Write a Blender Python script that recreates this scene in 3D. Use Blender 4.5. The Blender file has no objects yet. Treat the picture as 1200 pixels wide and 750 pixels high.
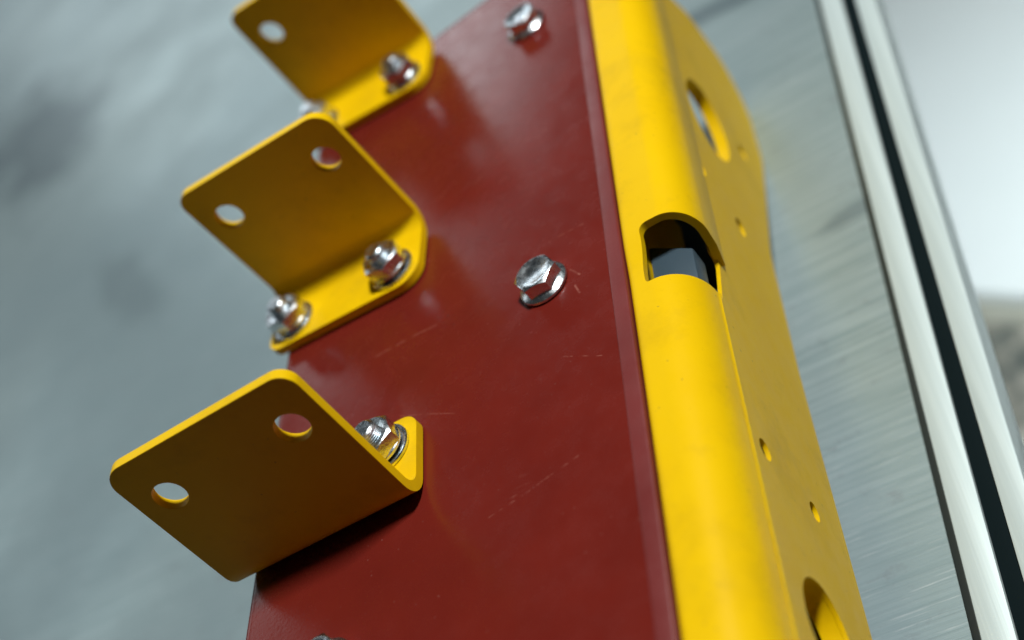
import bpy, bmesh, math, random
from mathutils import Vector, Matrix
from mathutils.geometry import delaunay_2d_cdt
random.seed(7)
S = bpy.context.scene
COL = S.collection
H = 0.104                      # height of the red panel above the bench top (bench top is z = 0)

# ------------------------------------------------------------------ camera
cd = bpy.data.cameras.new('camera'); cam = bpy.data.objects.new('camera', cd); COL.objects.link(cam)
Rr = ((0.824166, -0.026048, -0.565749), (0.428127, 0.682599, 0.592255), (0.370753, -0.730329, 0.573726))
M = Matrix(Rr).transposed().to_4x4(); M.translation = Vector((0.11336, -0.25214, 0.19261 + H)); cam.matrix_world = M
cd.sensor_width = 36; cd.lens = 36 * 1448.1 / 1200; cd.clip_start = 0.01; cd.clip_end = 50
cd.dof.use_dof = True; cd.dof.focus_distance = 0.315; cd.dof.aperture_fstop = 6.3
S.camera = cam
# ------------------------------------------------------------------ light
W = bpy.data.worlds.new('World'); S.world = W; W.use_nodes = True
bg = W.node_tree.nodes['Background']; bg.inputs[0].default_value = (0.80, 0.93, 1.0, 1); bg.inputs[1].default_value = 0.016
def area(name, loc, target, sx, sy, power, col=(1, 1, 1)):
    l = bpy.data.lights.new(name, 'AREA'); l.shape = 'RECTANGLE'; l.size = sx; l.size_y = sy; l.energy = power; l.color = col
    o = bpy.data.objects.new(name, l); COL.objects.link(o); o.location = loc
    o.rotation_euler = (Vector(target) - Vector(loc)).to_track_quat('-Z', 'Y').to_euler(); return o
area('ceiling_lamp', (0.58, 0.20, 1.44), (0, 0, 0.1), 0.20, 0.12, 25.5, (0.98, 1, 0.975))
area('back_sheen_light', (-1.15, 2.7, 0.95), (-0.1, 0.2, 0.05), 1.5, 0.8, 9.0, (0.86, 0.95, 1.0))  # broad unseen light added at the back for bench and panel sheen
fl_ = area('box_fill', (0.90, -0.50, -0.12), (0.19, 0.86, -0.70), 0.5, 0.5, 4.6, (0.95, 1, 1)); fl_.data.spread = math.radians(50)  # unseen fill light added to brighten the storage box
area('left_fill_light', (-2.3, 1.5, 1.30), (-0.3, 0.1, 0.0), 1.2, 0.9, 5.0, (0.88, 0.97, 1.0))  # unseen fill added to lift the near left of the bench
vs = S.view_settings; vs.view_transform = 'Standard'; vs.look = 'None'; vs.exposure = 0.0; vs.gamma = 1.0

# ------------------------------------------------------------------ materials
def mat(name, base, rough=0.5, metal=0.0):
    m = bpy.data.materials.new(name); m.use_nodes = True
    b = m.node_tree.nodes['Principled BSDF']
    b.inputs['Base Color'].default_value = (*base, 1); b.inputs['Roughness'].default_value = rough; b.inputs['Metallic'].default_value = metal
    return m, m.node_tree, b
def N(nt, t, **kw):
    n = nt.nodes.new(t)
    for k, v in kw.items():
        if hasattr(n, k): setattr(n, k, v)
        else: n.inputs[k].default_value = v
    return n
def coords(nt, scale=(1, 1, 1), rot=(0, 0, 0)):
    g = N(nt, 'ShaderNodeNewGeometry'); mp = N(nt, 'ShaderNodeMapping')
    mp.inputs['Scale'].default_value = scale; mp.inputs['Rotation'].default_value = rot
    nt.links.new(g.outputs['Position'], mp.inputs[0]); return mp.outputs[0]
def noise(nt, vec, scale, detail=4, rough=0.55):
    n = N(nt, 'ShaderNodeTexNoise'); n.inputs['Scale'].default_value = scale; n.inputs['Detail'].default_value = detail; n.inputs['Roughness'].default_value = rough
    nt.links.new(vec, n.inputs['Vector']); return n.outputs['Fac']
def ramp(nt, fac, stops):
    r = N(nt, 'ShaderNodeValToRGB'); e = r.color_ramp.elements
    while len(e) < len(stops): e.new(0.5)
    for q, (p, c) in zip(e, stops): q.position = p; q.color = (*c, 1) if len(c) == 3 else c
    nt.links.new(fac, r.inputs[0]); return r.outputs[0]
def mixc(nt, fac, a, b, mode='MIX'):
    m = N(nt, 'ShaderNodeMix', data_type='RGBA', blend_type=mode)
    for s, v in ((0, fac), (6, a), (7, b)):
        if hasattr(v, 'links'): nt.links.new(v, m.inputs[s])
        else: m.inputs[s].default_value = v
    return m.outputs[2]
def bump(nt, b, h, strength, dist, chain=None):
    n = N(nt, 'ShaderNodeBump'); n.inputs['Strength'].default_value = strength; n.inputs['Distance'].default_value = dist
    nt.links.new(h, n.inputs['Height'])
    if chain: nt.links.new(chain, n.inputs['Normal'])
    nt.links.new(n.outputs[0], b.inputs['Normal']); return n.outputs[0]
def g3(v): return (v, v, v)

def painted(name, base, base2, rough):
    m, nt, b = mat(name, base, rough)
    v = coords(nt)
    nt.links.new(mixc(nt, ramp(nt, noise(nt, v, 45, 5), [(0.35, g3(0)), (0.7, g3(1))]), (*base, 1), (*base2, 1)), b.inputs['Base Color'])
    nt.links.new(ramp(nt, noise(nt, v, 160, 5, 0.65), [(0.3, g3(rough - 0.05)), (0.75, g3(rough + 0.09))]), b.inputs['Roughness'])
    c = bump(nt, b, noise(nt, v, 900, 2), 0.10, 0.0004)          # fine orange peel
    bump(nt, b, noise(nt, v, 60, 2), 0.02, 0.001, c)
    return m, nt, b
YEL, _, yb = painted('yellow_paint', (0.86, 0.535, 0.002), (0.83, 0.505, 0.002), 0.42)

yb.inputs['Specular IOR Level'].default_value = 0.10
nt = YEL.node_tree; src = yb.inputs['Base Color'].links[0].from_socket
gr = ramp(nt, noise(nt, coords(nt), 34, 6, 0.7), [(0.50, g3(0)), (0.74, g3(0.34))])
c1 = mixc(nt, gr, src, (0.42, 0.25, 0.012, 1))
sk = ramp(nt, noise(nt, coords(nt, (1, 1, 1)), 520, 3, 0.6), [(0.69, g3(0)), (0.75, g3(0.55))])
nt.links.new(mixc(nt, sk, c1, (0.30, 0.19, 0.03, 1)), yb.inputs['Base Color'])
RED, nt, b = painted('red_paint', (0.160, 0.0150, 0.0095), (0.140, 0.0130, 0.0085), 0.24)
b.inputs['Specular IOR Level'].default_value = 0.38
# a few thin pale scratches and rubbed specks in the red paint
base = b.inputs['Base Color'].links[0].from_socket
def scratches(rot, sx, sy, scale, lo, hi):
    v = coords(nt, (sx, sy, 1), (0, 0, rot))
    line = ramp(nt, noise(nt, v, scale, 2), [(lo, g3(0)), (lo + 0.012, g3(1)), (lo + 0.024, g3(0))])
    gate = ramp(nt, noise(nt, coords(nt), 38, 3), [(hi, g3(0)), (hi + 0.05, g3(1))])
    mm = N(nt, 'ShaderNodeMath', operation='MULTIPLY'); nt.links.new(line, mm.inputs[0]); nt.links.new(gate, mm.inputs[1]); return mm.outputs[0]
s1 = scratches(0.35, 3, 90, 3.2, 0.50, 0.70); s2 = scratches(-0.5, 4, 120, 3.0, 0.47, 0.70)
def segment(nt, ax, ay, bx, by, w):
    """mask of one thin broken scratch between two points of the panel"""
    ln = math.hypot(bx - ax, by - ay); ang = math.atan2(by - ay, bx - ax)
    g = N(nt, 'ShaderNodeNewGeometry'); mp = N(nt, 'ShaderNodeMapping', vector_type='TEXTURE')
    mp.inputs['Location'].default_value = (ax, ay, 0); mp.inputs['Rotation'].default_value = (0, 0, ang)
    nt.links.new(g.outputs['Position'], mp.inputs[0]); sp = N(nt, 'ShaderNodeSeparateXYZ'); nt.links.new(mp.outputs[0], sp.inputs[0])
    def mth(op, a, b_=None):
        m = N(nt, 'ShaderNodeMath', operation=op)
        for i, q in enumerate((a, b_)):
            if q is None: continue
            if hasattr(q, 'links'): nt.links.new(q, m.inputs[i])
            else: m.inputs[i].default_value = q
        return m.outputs[0]
    wob = mth('MULTIPLY', mth('SUBTRACT', noise(nt, coords(nt), 60, 3), 0.5), 0.0016)
    near = mth('LESS_THAN', mth('ABSOLUTE', mth('ADD', sp.outputs[1], wob)), w)
    along = mth('MULTIPLY', mth('GREATER_THAN', sp.outputs[0], 0.0), mth('LESS_THAN', sp.outputs[0], ln))
    brk = ramp(nt, noise(nt, coords(nt), 420, 3), [(0.42, g3(0)), (0.56, g3(1))])
    return mth('MULTIPLY', mth('MULTIPLY', near, along), brk)
for q in ((-0.0595, 0.0075, -0.0369, 0.0074, 0.00016), (0.0002, 0.0167, 0.0138, 0.0167, 0.00018), (0.0080, 0.0010, 0.0112, -0.0030, 0.0003), (-0.028, 0.066, -0.004, 0.060, 0.00012), (0.0040, -0.030, 0.0150, -0.036, 0.00012),
          (-0.052, -0.020, -0.030, -0.031, 0.00010), (-0.020, -0.070, 0.006, -0.064, 0.00012), (0.0092, -0.0060, 0.0105, -0.0100, 0.0003)):
    m2 = N(nt, 'ShaderNodeMath', operation='MAXIMUM'); nt.links.new(s1, m2.inputs[0]); nt.links.new(segment(nt, *q), m2.inputs[1]); s1 = m2.outputs[0]
mx = N(nt, 'ShaderNodeMath', operation='MAXIMUM'); nt.links.new(s1, mx.inputs[0]); nt.links.new(s2, mx.inputs[1])
sc = N(nt, 'ShaderNodeMath', operation='MULTIPLY'); nt.links.new(mx.outputs[0], sc.inputs[0]); sc.inputs[1].default_value = 0.42
c1 = mixc(nt, sc.outputs[0], base, (0.42, 0.16, 0.12, 1))
dust = ramp(nt, noise(nt, coords(nt), 750, 2, 0.5), [(0.72, g3(0)), (0.78, g3(0.30))])
nt.links.new(mixc(nt, dust, c1, (0.40, 0.20, 0.17, 1)), b.inputs['Base Color'])

ZINC, nt, b = mat('zinc_plated_steel', (0.72, 0.76, 0.80), 0.20, 1.0)
v = coords(nt)
nt.links.new(ramp(nt, noise(nt, v, 420, 4, 0.7), [(0.3, g3(0.18)), (0.75, g3(0.38))]), b.inputs['Roughness'])
nt.links.new(ramp(nt, noise(nt, v, 260, 3), [(0.3, (0.55, 0.62, 0.66)), (0.65, (0.86, 0.89, 0.92))]), b.inputs['Base Color'])
bump(nt, b, noise(nt, v, 500, 3), 0.22, 0.0005)

STEEL, nt, b = mat('blue_grey_steel', (0.045, 0.075, 0.10), 0.5, 0.1)
bump(nt, b, noise(nt, coords(nt), 300, 3), 0.2, 0.0004)

BRUSH, nt, b = mat('brushed_bench_metal', (0.5, 0.55, 0.57), 0.40, 0.5)
streak = noise(nt, coords(nt, (14, 520, 14), (0, 0, 0.06)), 1.0, 6, 0.6)
streak2 = noise(nt, coords(nt, (45, 1100, 45), (0, 0, -0.10)), 1.0, 4, 0.6)
cloud = noise(nt, coords(nt, (1, 1, 1)), 9.0, 5, 0.6)
col = mixc(nt, ramp(nt, streak, [(0.34, g3(0)), (0.66, g3(1))]), (0.30, 0.40, 0.405, 1), (0.46, 0.56, 0.565, 1))
col = mixc(nt, ramp(nt, cloud, [(0.38, g3(0.0)), (0.66, g3(0.55))]), col, (0.34, 0.42, 0.44, 1))
big = ramp(nt, noise(nt, coords(nt, (1, 0.8, 1)), 2.6, 3, 0.5), [(0.42, g3(0.0)), (0.62, g3(0.6))])
col = mixc(nt, big, col, (0.24, 0.33, 0.36, 1))
def dark_patch(x, y, rx, ry, rot, amt, wob=0.5):
    """dark ragged patch in the bench colour; the largest paints a dark room reflection"""
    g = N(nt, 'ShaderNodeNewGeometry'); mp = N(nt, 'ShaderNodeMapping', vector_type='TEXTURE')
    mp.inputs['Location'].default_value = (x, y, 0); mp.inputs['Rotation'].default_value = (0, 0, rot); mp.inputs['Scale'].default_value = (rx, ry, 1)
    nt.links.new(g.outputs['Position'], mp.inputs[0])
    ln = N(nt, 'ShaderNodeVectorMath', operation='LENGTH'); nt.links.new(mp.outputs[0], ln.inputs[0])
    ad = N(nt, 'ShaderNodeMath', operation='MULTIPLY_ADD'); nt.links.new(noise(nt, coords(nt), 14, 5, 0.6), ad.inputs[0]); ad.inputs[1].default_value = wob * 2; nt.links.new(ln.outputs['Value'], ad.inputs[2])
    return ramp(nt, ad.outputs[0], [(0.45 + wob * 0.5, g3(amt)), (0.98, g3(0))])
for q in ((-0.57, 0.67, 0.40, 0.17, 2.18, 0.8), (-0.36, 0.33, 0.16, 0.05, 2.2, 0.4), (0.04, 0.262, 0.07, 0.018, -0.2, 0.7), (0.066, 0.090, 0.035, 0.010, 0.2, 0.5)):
    col = mixc(nt, dark_patch(*q), col, (0.125, 0.175, 0.195, 1))
fine = ramp(nt, streak2, [(0.60, g3(0)), (0.72, g3(0.42))])
col = mixc(nt, fine, col, (0.78, 0.82, 0.83, 1))
spots = ramp(nt, noise(nt, coords(nt, (1, 1.6, 1)), 75, 5, 0.7), [(0.58, g3(0)), (0.70, g3(0.5))])
col = mixc(nt, spots, col, (0.24, 0.27, 0.29, 1))
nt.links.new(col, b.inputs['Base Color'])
nt.links.new(ramp(nt, cloud, [(0.3, g3(0.36)), (0.7, g3(0.54))]), b.inputs['Roughness'])
c = bump(nt, b, streak, 0.20, 0.0006); bump(nt, b, streak2, 0.10, 0.0004, c)

ALU, nt, b = mat('milled_aluminium', (0.80, 0.86, 0.86), 0.55, 0.25)
al = noise(nt, coords(nt, (500, 10, 60), (0, 0, 0.08)), 1.0, 4)
nt.links.new(mixc(nt, al, (0.45, 0.54, 0.545, 1), (0.68, 0.78, 0.78, 1)), b.inputs['Base Color']); bump(nt, b, al, 0.15, 0.0004)
RUB, nt, b = mat('black_rubber', (0.004, 0.010, 0.012), 0.8)
b.inputs['Specular IOR Level'].default_value = 0.08
bump(nt, b, noise(nt, coords(nt), 500, 3), 0.2, 0.0004)
RAIL_SHADE, nt, b = mat('grey_rail_shade', (0.085, 0.10, 0.098), 0.7)  # dark grey puts the shade of the rail's side into the colour
b.inputs['Specular IOR Level'].default_value = 0.15
WHT, nt, b = mat('white_lacquer', (0.72, 0.80, 0.82), 0.40)
nt.links.new(mixc(nt, noise(nt, coords(nt), 6, 5), (0.70, 0.79, 0.81, 1), (0.76, 0.84, 0.86, 1)), b.inputs['Base Color'])
BEI, nt, b = mat('beige_board', (0.52, 0.54, 0.47), 0.6)
nt.links.new(mixc(nt, noise(nt, coords(nt), 30, 5), (0.47, 0.49, 0.42, 1), (0.58, 0.60, 0.53, 1)), b.inputs['Base Color'])
FLR, nt, b = mat('speckled_floor', (0.3, 0.3, 0.27), 0.6)
f1 = ramp(nt, noise(nt, coords(nt), 28, 5, 0.65), [(0.40, (0.07, 0.085, 0.08)), (0.52, (0.22, 0.22, 0.19)), (0.66, (0.50, 0.50, 0.46))])
nt.links.new(f1, b.inputs['Base Color'])

# ------------------------------------------------------------------ mesh helpers
def link(name, me, m, parent=None, loc=(0, 0, 0), rotz=0.0):
    o = bpy.data.objects.new(name, me); COL.objects.link(o)
    if m and not me.materials: me.materials.append(m)
    if parent: o.parent = parent
    o.location = loc; o.rotation_euler = (0, 0, rotz); return o
def finish(bm, name, ang=38):
    bmesh.ops.recalc_face_normals(bm, faces=bm.faces)
    me = bpy.data.meshes.new(name); bm.to_mesh(me); bm.free()
    for p in me.polygons: p.use_smooth = True
    me.set_sharp_from_angle(angle=math.radians(ang)); return me
def weighted(o):
    w = o.modifiers.new('weighted', 'WEIGHTED_NORMAL'); w.keep_sharp = True; w.weight = 80
def rounded(pts, n=7):
    """polygon (x, y, radius) -> outline with rounded corners"""
    out = []
    for i, (x, y, r) in enumerate(pts):
        p = Vector((x, y)); a = Vector(pts[i - 1][:2]) - p; c = Vector(pts[(i + 1) % len(pts)][:2]) - p
        if r <= 0: out.append(p); continue
        a.normalize(); c.normalize(); half = a.angle(c) / 2
        d = r / math.tan(half); cen = p + (a + c).normalized() * (r / math.sin(half))
        s = p + a * d - cen; e = p + c * d - cen
        a0 = math.atan2(s.y, s.x); da = math.atan2(e.y, e.x) - a0
        while da > math.pi: da -= 2 * math.pi
        while da < -math.pi: da += 2 * math.pi
        for k in range(n + 1): t = a0 + da * k / n; out.append(cen + Vector((math.cos(t), math.sin(t))) * r)
    return out
def ellipse(cx, cy, rx, ry, n=28, rot=0.0):
    c, s = math.cos(rot), math.sin(rot)
    return [Vector((cx + rx * math.cos(t) * c - ry * math.sin(t) * s, cy + rx * math.cos(t) * s + ry * math.sin(t) * c)) for t in (2 * math.pi * k / n for k in range(n))]
def sheet(name, outline, holes, fn, cuts_x=(), cuts_y=(), bev=0.0005, ang=38):
    """flat pattern with holes, cut along bend lines, then mapped by fn(x, y, layer 0/1) to a solid bent sheet"""
    vs_, ed = [], []
    for loop in [outline] + holes:
        k = len(vs_); n = len(loop); vs_ += [Vector(p) for p in loop]; ed += [(k + i, k + (i + 1) % n) for i in range(n)]
    r = delaunay_2d_cdt(vs_, ed, [], 4, 1e-7)
    bm = bmesh.new(); V = [bm.verts.new((p.x, p.y, 0)) for p in r[0]]
    def inside(p, loop):
        c = False
        for i in range(len(loop)):
            a, b = loop[i], loop[i - 1]
            if (a[1] > p.y) != (b[1] > p.y) and p.x < (b[0] - a[0]) * (p.y - a[1]) / (b[1] - a[1]) + a[0]: c = not c
        return c
    for f in r[2]:
        m = sum((r[0][i] for i in f), Vector((0, 0))) / len(f)
        if inside(m, outline) and not any(inside(m, h) for h in holes): bm.faces.new([V[i] for i in f])
    for q in cuts_x: bmesh.ops.bisect_plane(bm, geom=bm.verts[:] + bm.edges[:] + bm.faces[:], dist=1e-7, plane_co=(q, 0, 0), plane_no=(1, 0, 0))
    for q in cuts_y: bmesh.ops.bisect_plane(bm, geom=bm.verts[:] + bm.edges[:] + bm.faces[:], dist=1e-7, plane_co=(0, q, 0), plane_no=(0, 1, 0))
    bmesh.ops.delete(bm, geom=[v for v in bm.verts if not v.link_faces], context='VERTS')
    bm.verts.index_update()
    o = bmesh.new(); A = []; B = []
    for v in bm.verts: A.append(o.verts.new(fn(v.co.x, v.co.y, 0))); B.append(o.verts.new(fn(v.co.x, v.co.y, 1)))
    for f in bm.faces:
        ii = [v.index for v in f.verts]; o.faces.new([A[i] for i in ii]); o.faces.new([B[i] for i in reversed(ii)])
    rim = []
    for e in bm.edges:
        if len(e.link_faces) == 1:
            i, j = e.verts[0].index, e.verts[1].index; o.faces.new([A[i], A[j], B[j], B[i]]); rim += [(A[i], A[j]), (B[i], B[j])]
    bm.free(); bmesh.ops.recalc_face_normals(o, faces=o.faces)
    if bev:
        es = [o.edges.get(p) for p in rim]
        bmesh.ops.bevel(o, geom=[e for e in es if e], offset=bev, segments=2, profile=0.5, affect='EDGES', clamp_overlap=True)
    return finish(o, name, ang)
def box_bm(bm, lo, hi, mtx=None):
    g = bmesh.ops.create_cube(bm, size=1)['verts']
    for v in g:
        v.co = Vector([lo[i] + (v.co[i] + 0.5) * (hi[i] - lo[i]) for i in range(3)])
        if mtx: v.co = mtx @ v.co
    return g
def prism(name, prof, y0, y1, mtx, bev=0.0006):
    """cross-section (x, z) extruded along y"""
    bm = bmesh.new(); a = [bm.verts.new((x, y0, z)) for x, z in prof]; c = [bm.verts.new((x, y1, z)) for x, z in prof]; n = len(prof)
    bm.faces.new(a); bm.faces.new(c[::-1])
    for i in range(n): bm.faces.new((a[i], c[i], c[(i + 1) % n], a[(i + 1) % n]))
    bmesh.ops.recalc_face_normals(bm, faces=bm.faces)
    if bev: bmesh.ops.bevel(bm, geom=bm.edges[:], offset=bev, segments=2, profile=0.5, affect='EDGES', clamp_overlap=True)
    bm.transform(mtx); return finish(bm, name)
def lathe(bm, prof, n=40, n_top=True):
    rings = []
    for r, z in prof: rings.append([bm.verts.new((r * math.cos(2 * math.pi * k / n), r * math.sin(2 * math.pi * k / n), z)) for k in range(n)])
    for p, q in zip(rings, rings[1:]):
        for k in range(n): bm.faces.new((p[k], p[(k + 1) % n], q[(k + 1) % n], q[k]))
    if n_top: bm.faces.new(rings[-1])
    return rings
def hexhead(bm, af, z0, z1, dish=0.0004):
    """hexagon with the rounded chamfer of a forged head; af = across flats"""
    n = 48; rc = af / 2 * 0.955; rings = []
    def hr(t): return (af / 2) / math.cos((t + math.pi / 6) % (math.pi / 3) - math.pi / 6)
    def ring(fr, fz):
        out = []
        for k in range(n):
            t = 2 * math.pi * k / n; r, z = fr(hr(t)), fz(hr(t)); out.append(bm.verts.new((r * math.cos(t), r * math.sin(t), z)))
        return out
    rings.append(ring(lambda h: h, lambda h: z0))
    rings.append(ring(lambda h: h, lambda h: z1 - (h - rc) * 0.60))
    rings.append(ring(lambda h: rc, lambda h: z1))
    rings.append(ring(lambda h: rc * 0.80, lambda h: z1))
    rings.append(ring(lambda h: rc * 0.66, lambda h: z1 - dish))
    for p, q in zip(rings, rings[1:]):
        for k in range(n): bm.faces.new((p[k], p[(k + 1) % n], q[(k + 1) % n], q[k]))
    bm.faces.new(rings[-1])

# ------------------------------------------------------------------ setting: floor
bm = bmesh.new(); box_bm(bm, (-4, -3, -0.74), (4, 5, -0.676 - 0.104 + 0.0))
fl = link('floor', finish(bm, 'floor'), FLR); fl['kind'] = 'structure'
# white low platform on the floor behind the bench edge
e = math.atan2(-0.6176, 0.7865)
pm = Matrix.Translation((0.0388, 0.6834, -0.676)) @ Matrix.Rotation(e, 4, 'Z')
def empty(name, loc, label, cat):
    o = bpy.data.objects.new(name, None); COL.objects.link(o); o.location = loc; o.empty_display_size = 0.05
    o['label'] = label; o['category'] = cat; return o
cab = empty('storage_box', (0.0388, 0.6834, -0.78), 'pale white box with a beige lower band standing below the bench edge', 'box')
def boxpart(name, lo, hi, m, bev=0.003):
    bm = bmesh.new(); box_bm(bm, lo, hi); bmesh.ops.bevel(bm, geom=bm.edges[:], offset=bev, segments=2, profile=0.5, affect='EDGES')
    o = link(name, finish(bm, name), m, cab, (0, 0, 0.104), e); return o
boxpart('lid', (-0.5, 0.0, -0.014), (0.9, 1.3, 0.0), WHT)
boxpart('lid_rim', (-0.495, 0.010, -0.034), (0.895, 1.29, -0.0145), WHT)
boxpart('box_body', (-0.49, 0.006, -0.104), (0.89, 1.285, -0.0345), BEI)

# ------------------------------------------------------------------ workbench
bench = empty('workbench', (-0.3, 0.3, 0.0), 'brushed grey metal workbench with an aluminium edge rail under the yellow and red assembly', 'workbench')
bl = Vector((-0.3, 0.3, 0))
rd = Vector((0.0794, 0.9968, 0)); ra = -math.atan2(0.0794, 0.9968)
rmt = Matrix.Translation(Vector((0.0927, 0.203, 0)) - bl) @ Matrix.Rotation(ra, 4, 'Z')
bm = bmesh.new()
g = box_bm(bm, (-1.9, -1.0, -0.03), (0.0095, 1.9, 0.0), rmt)
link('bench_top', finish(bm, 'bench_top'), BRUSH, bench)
link('edge_rail', prism('edge_rail', [(-0.0080, 0.0004), (-0.0080, 0.0080), (0.0003, 0.0080), (0.0003, 0.0052), (0.0056, 0.0052), (0.0056, 0.0080), (0.0126, 0.0080), (0.0130, 0.0076), (0.0130, -0.0100), (0.0100, -0.0100), (0.0100, 0.0004)], -1.0, 1.9, rmt, 0.0004), ALU, bench)
link('rail_shade_strip', prism('rail_shade_strip', [(-0.0118, 0.0004), (-0.0112, 0.0016), (-0.0083, 0.0072), (-0.0081, 0.0072), (-0.0081, 0.0004)], -1.0, 1.9, rmt, 0.0003), RAIL_SHADE, bench)  # strip added as the rail's sloped side, painted dark for its shade
link('rubber_strip', prism('rubber_strip', [(0.0005, 0.0053), (0.0005, 0.0070), (0.0054, 0.0070), (0.0054, 0.0053)], -1.0, 1.9, rmt, 0.0003), RUB, bench)

# ------------------------------------------------------------------ the red and yellow assembly
asm = empty('sheet_metal_assembly', (0, 0, 0), 'red panel with bolted yellow brackets and a rounded yellow edge, lying on the metal bench', 'machine part')
# red panel: top sheet folded down at the left edge
PT = 0.002
def panel_fn(x, y, w):
    # x is measured across the flat pattern; left of -0.0963 the sheet is folded down
    r, xe = 0.0030, -0.0983
    xb = xe + r
    if x >= xb:
        z = 0.0 if w else -PT
        d = max(0.0, x - 0.0192); z -= d * 0.16
        return (x, y, H + z)
    L = r * math.pi / 2; s = xb - x; rr = r if w else r - PT
    if s < L:
        a = s / r; return (xb - rr * math.sin(a), y, H - r + rr * math.cos(a))
    return (xb - rr, y, H - r - (s - L))
out = rounded([(-0.185, -0.30, 0), (0.0241, -0.30, 0), (0.0241, 0.184, 0.004), (-0.094, 0.162, 0), (-0.185, 0.162, 0.0)])
xb = -0.0953
link('panel', sheet('panel', out, [], panel_fn, cuts_x=[xb - 0.003 * math.pi / 2 * k / 6 for k in range(7)] + [0.0192], bev=0.0004, ang=30), RED, asm)

SHEEN_RED, nt, b = painted('red_edge_sheen', (0.185, 0.027, 0.025), (0.155, 0.021, 0.019), 0.40)  # lighter red paints the sheen along the panel's bevelled edge
bm = bmesh.new(); prf = [(0.0196, 0.0), (0.0199, 0.0003), (0.0238, 0.0002), (0.0242, -0.0002), (0.0242, -0.003), (0.0196, -0.003)]
link('edge_sheen_strip', prism('edge_sheen_strip', prf, -0.29, 0.1815, Matrix.Translation((0, 0, H)), 0.0002), SHEEN_RED, asm)  # added strip that carries the painted bevel sheen
# yellow rounded edge cover, lofted between a front and a rear cross-section
def section(front):
    if front: cx, cz, rx, rz = 0.0310, -0.0140, 0.0116, 0.0135
    else: cx, cz, rx, rz = 0.0352, -0.0115, 0.0092, 0.0117
    top = cz + rz; p = [(0.0243, -0.040), (0.0243, top - 0.0018)]
    for k in range(1, 6):
        a = math.pi / 2 * k / 5; p.append((0.0243 + 0.0020 * (1 - math.cos(a)), top - 0.0018 + 0.0018 * math.sin(a)))
    p += [(p[-1][0] + (cx - p[-1][0]) * k / 6, top) for k in range(1, 6)]
    for k in range(0, 15):
        a = math.pi / 2 * k / 14; p.append((cx + rx * math.sin(a), cz + rz * math.cos(a)))
    if front: p += [(0.0431, -0.0146), (0.0429, -0.0156)]
    else: p += [(0.0440, -0.018), (0.0424, -0.026)]
    return [Vector((a, b)) for a, b in p]
SF, SR = section(True), section(False); NS = len(SF)
def sect(y):
    t = min(1, max(0, (y + 0.016) / 0.018)); t = t * t * (3 - 2 * t)
    return [a.lerp(b, t) for a, b in zip(SF, SR)]
_cache = {}
def cover_fn(y, u, w):
    k = round(y, 6)
    if k not in _cache:
        P = sect(y); nn = []
        for i in range(NS):
            d = (P[min(NS - 1, i + 1)] - P[max(0, i - 1)]).normalized(); nn.append(Vector((-d.y, d.x)))
        _cache[k] = (P, nn)
    P, nn = _cache[k]
    i = min(NS - 2, max(0, int(u))); f = u - i
    p = P[i].lerp(P[i + 1], f); n = nn[i].lerp(nn[i + 1], f).normalized()
    if not w: p = p - n * 0.0024
    return (p.x, y, H + p.y)
sc = 0.0016                                                     # pattern units per section step, so that corners stay round
E_ = (NS - 1) * sc
co = rounded([(-0.30, 0, 0), (0.166, 0, 0), (0.166, E_, 0), (0.0040, E_, 0), (0.0040, 8.3 * sc, 0.0026), (-0.0180, 9.9 * sc, 0.0016), (-0.0180, E_, 0), (-0.30, E_, 0)])
o = link('edge_cover', sheet('edge_cover', [Vector(q) for q in co], [], lambda y, u, w: cover_fn(y, u / sc, w),
     cuts_x=[-0.2, -0.1, 0.02, 0.05, 0.1] + [-0.018 + 0.0025 * k for k in range(0, 9)], cuts_y=[sc * k for k in range(1, NS - 1)], bev=0.00035, ang=40), YEL, asm)
weighted(o)
# yellow side plate with its holes, standing on the bench at the far end
XS = 0.0415
oy = [(-0.30, -0.010, 0), (-0.30, -0.0728, 0), (0.000, -0.0732, 0.02), (0.060, -0.0780, 0.03), (0.105, -0.0925, 0.05), (0.142, -0.1038, 0.03), (0.179, -0.1036, 0.016), (0.191, -0.0850, 0.018), (0.184, -0.0540, 0.03), (0.170, -0.035, 0.03), (0.150, -0.0240, 0.02), (0.140, -0.0200, 0.004), (0.120, -0.0200, 0.001),
      (0.0050, -0.0200, 0.001), (0.0050, -0.0245, 0.003), (-0.0150, -0.0200, 0.003), (-0.0190, -0.0100, 0.002)]
hl = [ellipse(0.1005, -0.0465, 0.0200, 0.0150, 36, -0.25), ellipse(-0.1040, -0.0420, 0.0132, 0.0132, 36), ellipse(0.0521, -0.0278, 0.0030, 0.0030, 18), ellipse(0.1180, -0.0782, 0.0034, 0.0034, 18),
      ellipse(0.0480, -0.0523, 0.0034, 0.0034, 18), ellipse(-0.0618, -0.0264, 0.0030, 0.0030, 18), ellipse(-0.0634, -0.0531, 0.0028, 0.0028, 18)]
link('side_plate', sheet('side_plate', rounded(oy, 5), hl, lambda y, z, w: (XS if w else XS - 0.0012, y, H + z), bev=0.0002), YEL, asm)
weighted(bpy.data.objects['side_plate'])
def collar(cy, cz, ry, rz, rot, depth):
    bm = bmesh.new(); n = 48; rings = []
    for k_, x in ((0.0, XS - 0.0013), (0.0, XS - depth), (0.0012, XS - depth), (0.0012, XS - 0.0013)):
        rings.append([bm.verts.new((x, p.x, H + p.y)) for p in ellipse(cy, cz, ry + 0.00005 + k_, rz + 0.00005 + k_, n, rot)])
    for p, q in zip(rings, rings[1:] + rings[:1]):
        for k in range(n): bm.faces.new((p[k], p[(k + 1) % n], q[(k + 1) % n], q[k]))
    link('hole_collar', finish(bm, 'hole_collar'), YEL, asm)
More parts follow.
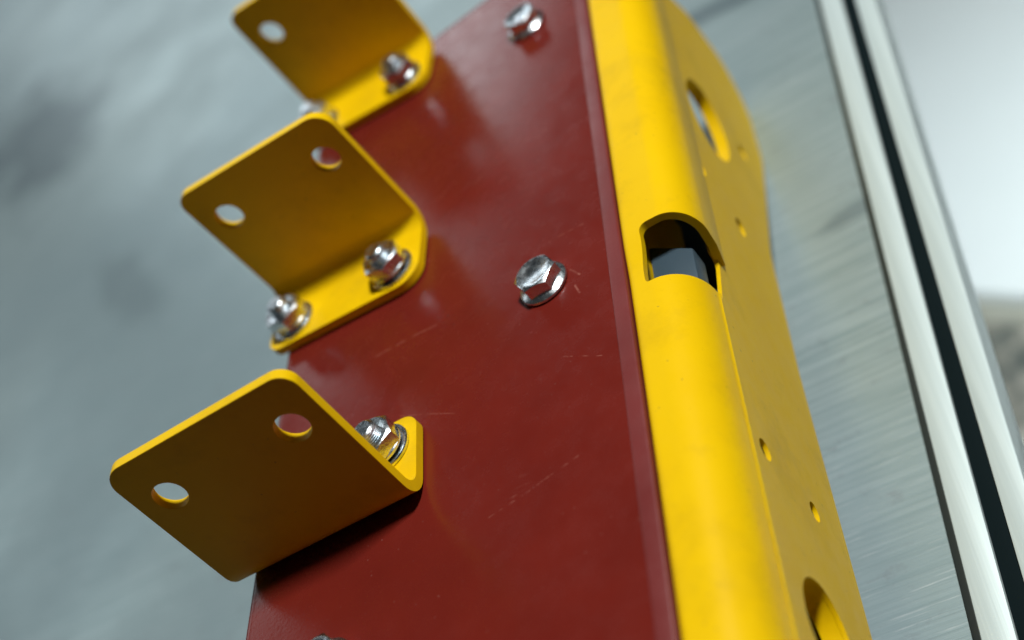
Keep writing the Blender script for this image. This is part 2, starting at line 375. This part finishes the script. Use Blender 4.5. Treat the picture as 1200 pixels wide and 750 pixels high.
collar(0.1005, -0.0465, 0.0200, 0.0150, -0.25, 0.0042); collar(-0.1040, -0.0420, 0.0132, 0.0132, 0.0, 0.0060)
# blue-grey cross bar seen through the notch
bm = bmesh.new(); bar = [(0.0268, 0.0086), (0.0394, -0.0002), (0.0394, -0.0142), (0.0268, -0.030)]
lo = [bm.verts.new((x, y, H - 0.0190)) for x, y in bar]; hi = [bm.verts.new((x, y, H - 0.0115)) for x, y in bar]
bm.faces.new(lo); bm.faces.new(hi)
for k in range(4): bm.faces.new((lo[k], lo[(k + 1) % 4], hi[(k + 1) % 4], hi[k]))
bmesh.ops.recalc_face_normals(bm, faces=bm.faces)
bmesh.ops.bevel(bm, geom=bm.edges[:], offset=0.0008, segments=2, profile=0.5, affect='EDGES')
link('cross_bar', finish(bm, 'cross_bar'), STEEL, asm)

bm = bmesh.new(); box_bm(bm, (-0.094, 0.046, 0.0340), (0.0355, 0.0485, H - 0.0155))
link('light_block_plate', finish(bm, 'light_block_plate'), STEEL, asm)  # made-up plate that keeps the inside behind the notch dark
bm = bmesh.new(); box_bm(bm, (-0.0950, -0.295, H - 0.0735), (0.0355, 0.0455, H - 0.0715))
link('light_block_floor', finish(bm, 'light_block_floor'), RED, asm)  # unseen sheet added to shut light out of the housing
# flange bolts on the red panel
bm = bmesh.new(); lathe(bm, [(0.0072, 0.0), (0.0075, 0.0004), (0.0074, 0.0010), (0.0064, 0.0019), (0.0052, 0.0022)], 44, False); hexhead(bm, 0.0114, 0.0016, 0.0058)
flange_bolt = finish(bm, 'flange_bolt', 28)
for x, y, r in ((0.0, 0.0, 0.52), (0.0, 0.138, 0.30), (-0.0660, -0.0935, 0.8)):
    link('bolt', flange_bolt, ZINC, asm, (x, y, H + 0.0002), r)

# ------------------------------------------------------------------ brackets
BW, BH, BD, BT, BR = 0.060, 0.0524, 0.0300, 0.0030, 0.0082         # width, height, flange depth, thickness, outer bend radius
L = BR * math.pi / 2
def bracket_fn(u, s, w, k=0.0):
    # s runs from the flange tip (0) through the bend to the top of the upright; the inner face is layer 1
    f = BD - BR
    rr = BR - BT if w else BR
    if s <= f: return (u, -(BD - s), BT if w else 0.0)
    if s < f + L:
        a = (s - f) / BR; z = BR - rr * math.cos(a); return (u, -BR + rr * math.sin(a) - k * z * (s - f) / L, z)
    z = BR + s - f - L
    return (u, (-BT if w else 0.0) - k * z, z)
smax = BD - BR + L + BH - BR
pb = rounded([(0, 0, 0.0050), (BW, 0, 0.0085), (BW, smax, 0.0062), (0, smax, 0.0050)], 8)
hz = BD - BR + L + 0.0379 - BR
bh = [ellipse(BW / 2 + q, hz, 0.0046, 0.0046, 26) for q in (-0.0200, 0.0200)]
bracket_me = sheet('bracket_plate', pb, bh, bracket_fn, cuts_y=[BD - BR + L * k / 8 for k in range(9)], bev=0.00045, ang=35)
bent_me = sheet('bracket_plate', pb, bh, lambda u, s, w: bracket_fn(u, s, w, 0.09), cuts_y=[BD - BR + L * k / 8 for k in range(9)], bev=0.00045, ang=35)   # bent a little past square
bm = bmesh.new(); lathe(bm, [(0.0033, 0.0), (0.0076, 0.0), (0.0078, 0.0003), (0.0078, 0.0010), (0.0076, 0.0013), (0.0052, 0.0013)], 44, False)
washer_me = finish(bm, 'washer', 28)
bm = bmesh.new()                                                   # split spring washer: an open ring with a step
n = 40; rg = []
for k in range(n + 1):
    t = 2 * math.pi * (k / n) * 0.965; dz = 0.0007 * k / n
    rg.append([bm.verts.new((r * math.cos(t), r * math.sin(t), z + dz)) for r, z in ((0.0034, 0), (0.0063, 0), (0.0066, 0.0003), (0.0066, 0.0010), (0.0063, 0.0013), (0.0034, 0.0013))])
for p, q in zip(rg, rg[1:]):
    for k in range(6): bm.faces.new((p[k], p[(k + 1) % 6], q[(k + 1) % 6], q[k]))
bm.faces.new(rg[0]); bm.faces.new(rg[-1][::-1])
spring_me = finish(bm, 'spring_washer', 28)
bm = bmesh.new(); hexhead(bm, 0.0122, 0.0, 0.0042, 0.0003); nut_me = finish(bm, 'nut', 28)
bm = bmesh.new(); pr = [(0.0034, 0.0)]                            # threaded end of the screw standing out of the nut
for k in range(4): pr += [(0.0036, 0.0003 + k * 0.0007), (0.0036, 0.00045 + k * 0.0007), (0.0030, 0.0007 + k * 0.0007)]
pr += [(0.0033, 0.0030), (0.0027, 0.0034)]
lathe(bm, pr, 28); stud_me = finish(bm, 'threaded_end', 28)

def bracket(x, y, yaw, lean, flip):
    b = link('bracket', bent_me if flip else bracket_me, YEL, asm)
    gap = 0.0006
    if flip:     # flange turned to the far side
        b.matrix_local = Matrix.Translation((x, y, H + gap)) @ Matrix.Rotation(yaw, 4, 'Z') @ Matrix.Translation((BW, 0, 0)) @ Matrix.Rotation(math.pi, 4, 'Z')
    else:
        b.matrix_local = Matrix.Translation((x, y, H + gap)) @ Matrix.Rotation(yaw, 4, 'Z')
    weighted(b)
    for q in (-0.0200, 0.0200):
        p = (BW / 2 + q, -0.0212, BT)
        link('washer', washer_me, ZINC, b, p, random.uniform(0, 6))
        link('spring_washer', spring_me, ZINC, b, (p[0], p[1], BT + 0.0014), random.uniform(0, 6))
        link('nut', nut_me, ZINC, b, (p[0], p[1], BT + 0.0031), random.uniform(0.2, 0.9))
        link('threaded_end', stud_me, ZINC, b, (p[0], p[1], BT + 0.0070), 0.0)
    return b
bracket(-0.1003, 0.1737, -0.0883, 0, False)
bracket(-0.1008, 0.0609, -0.0403, 0, False)
bracket(-0.0992, -0.0592, 0.0342, 0, True)
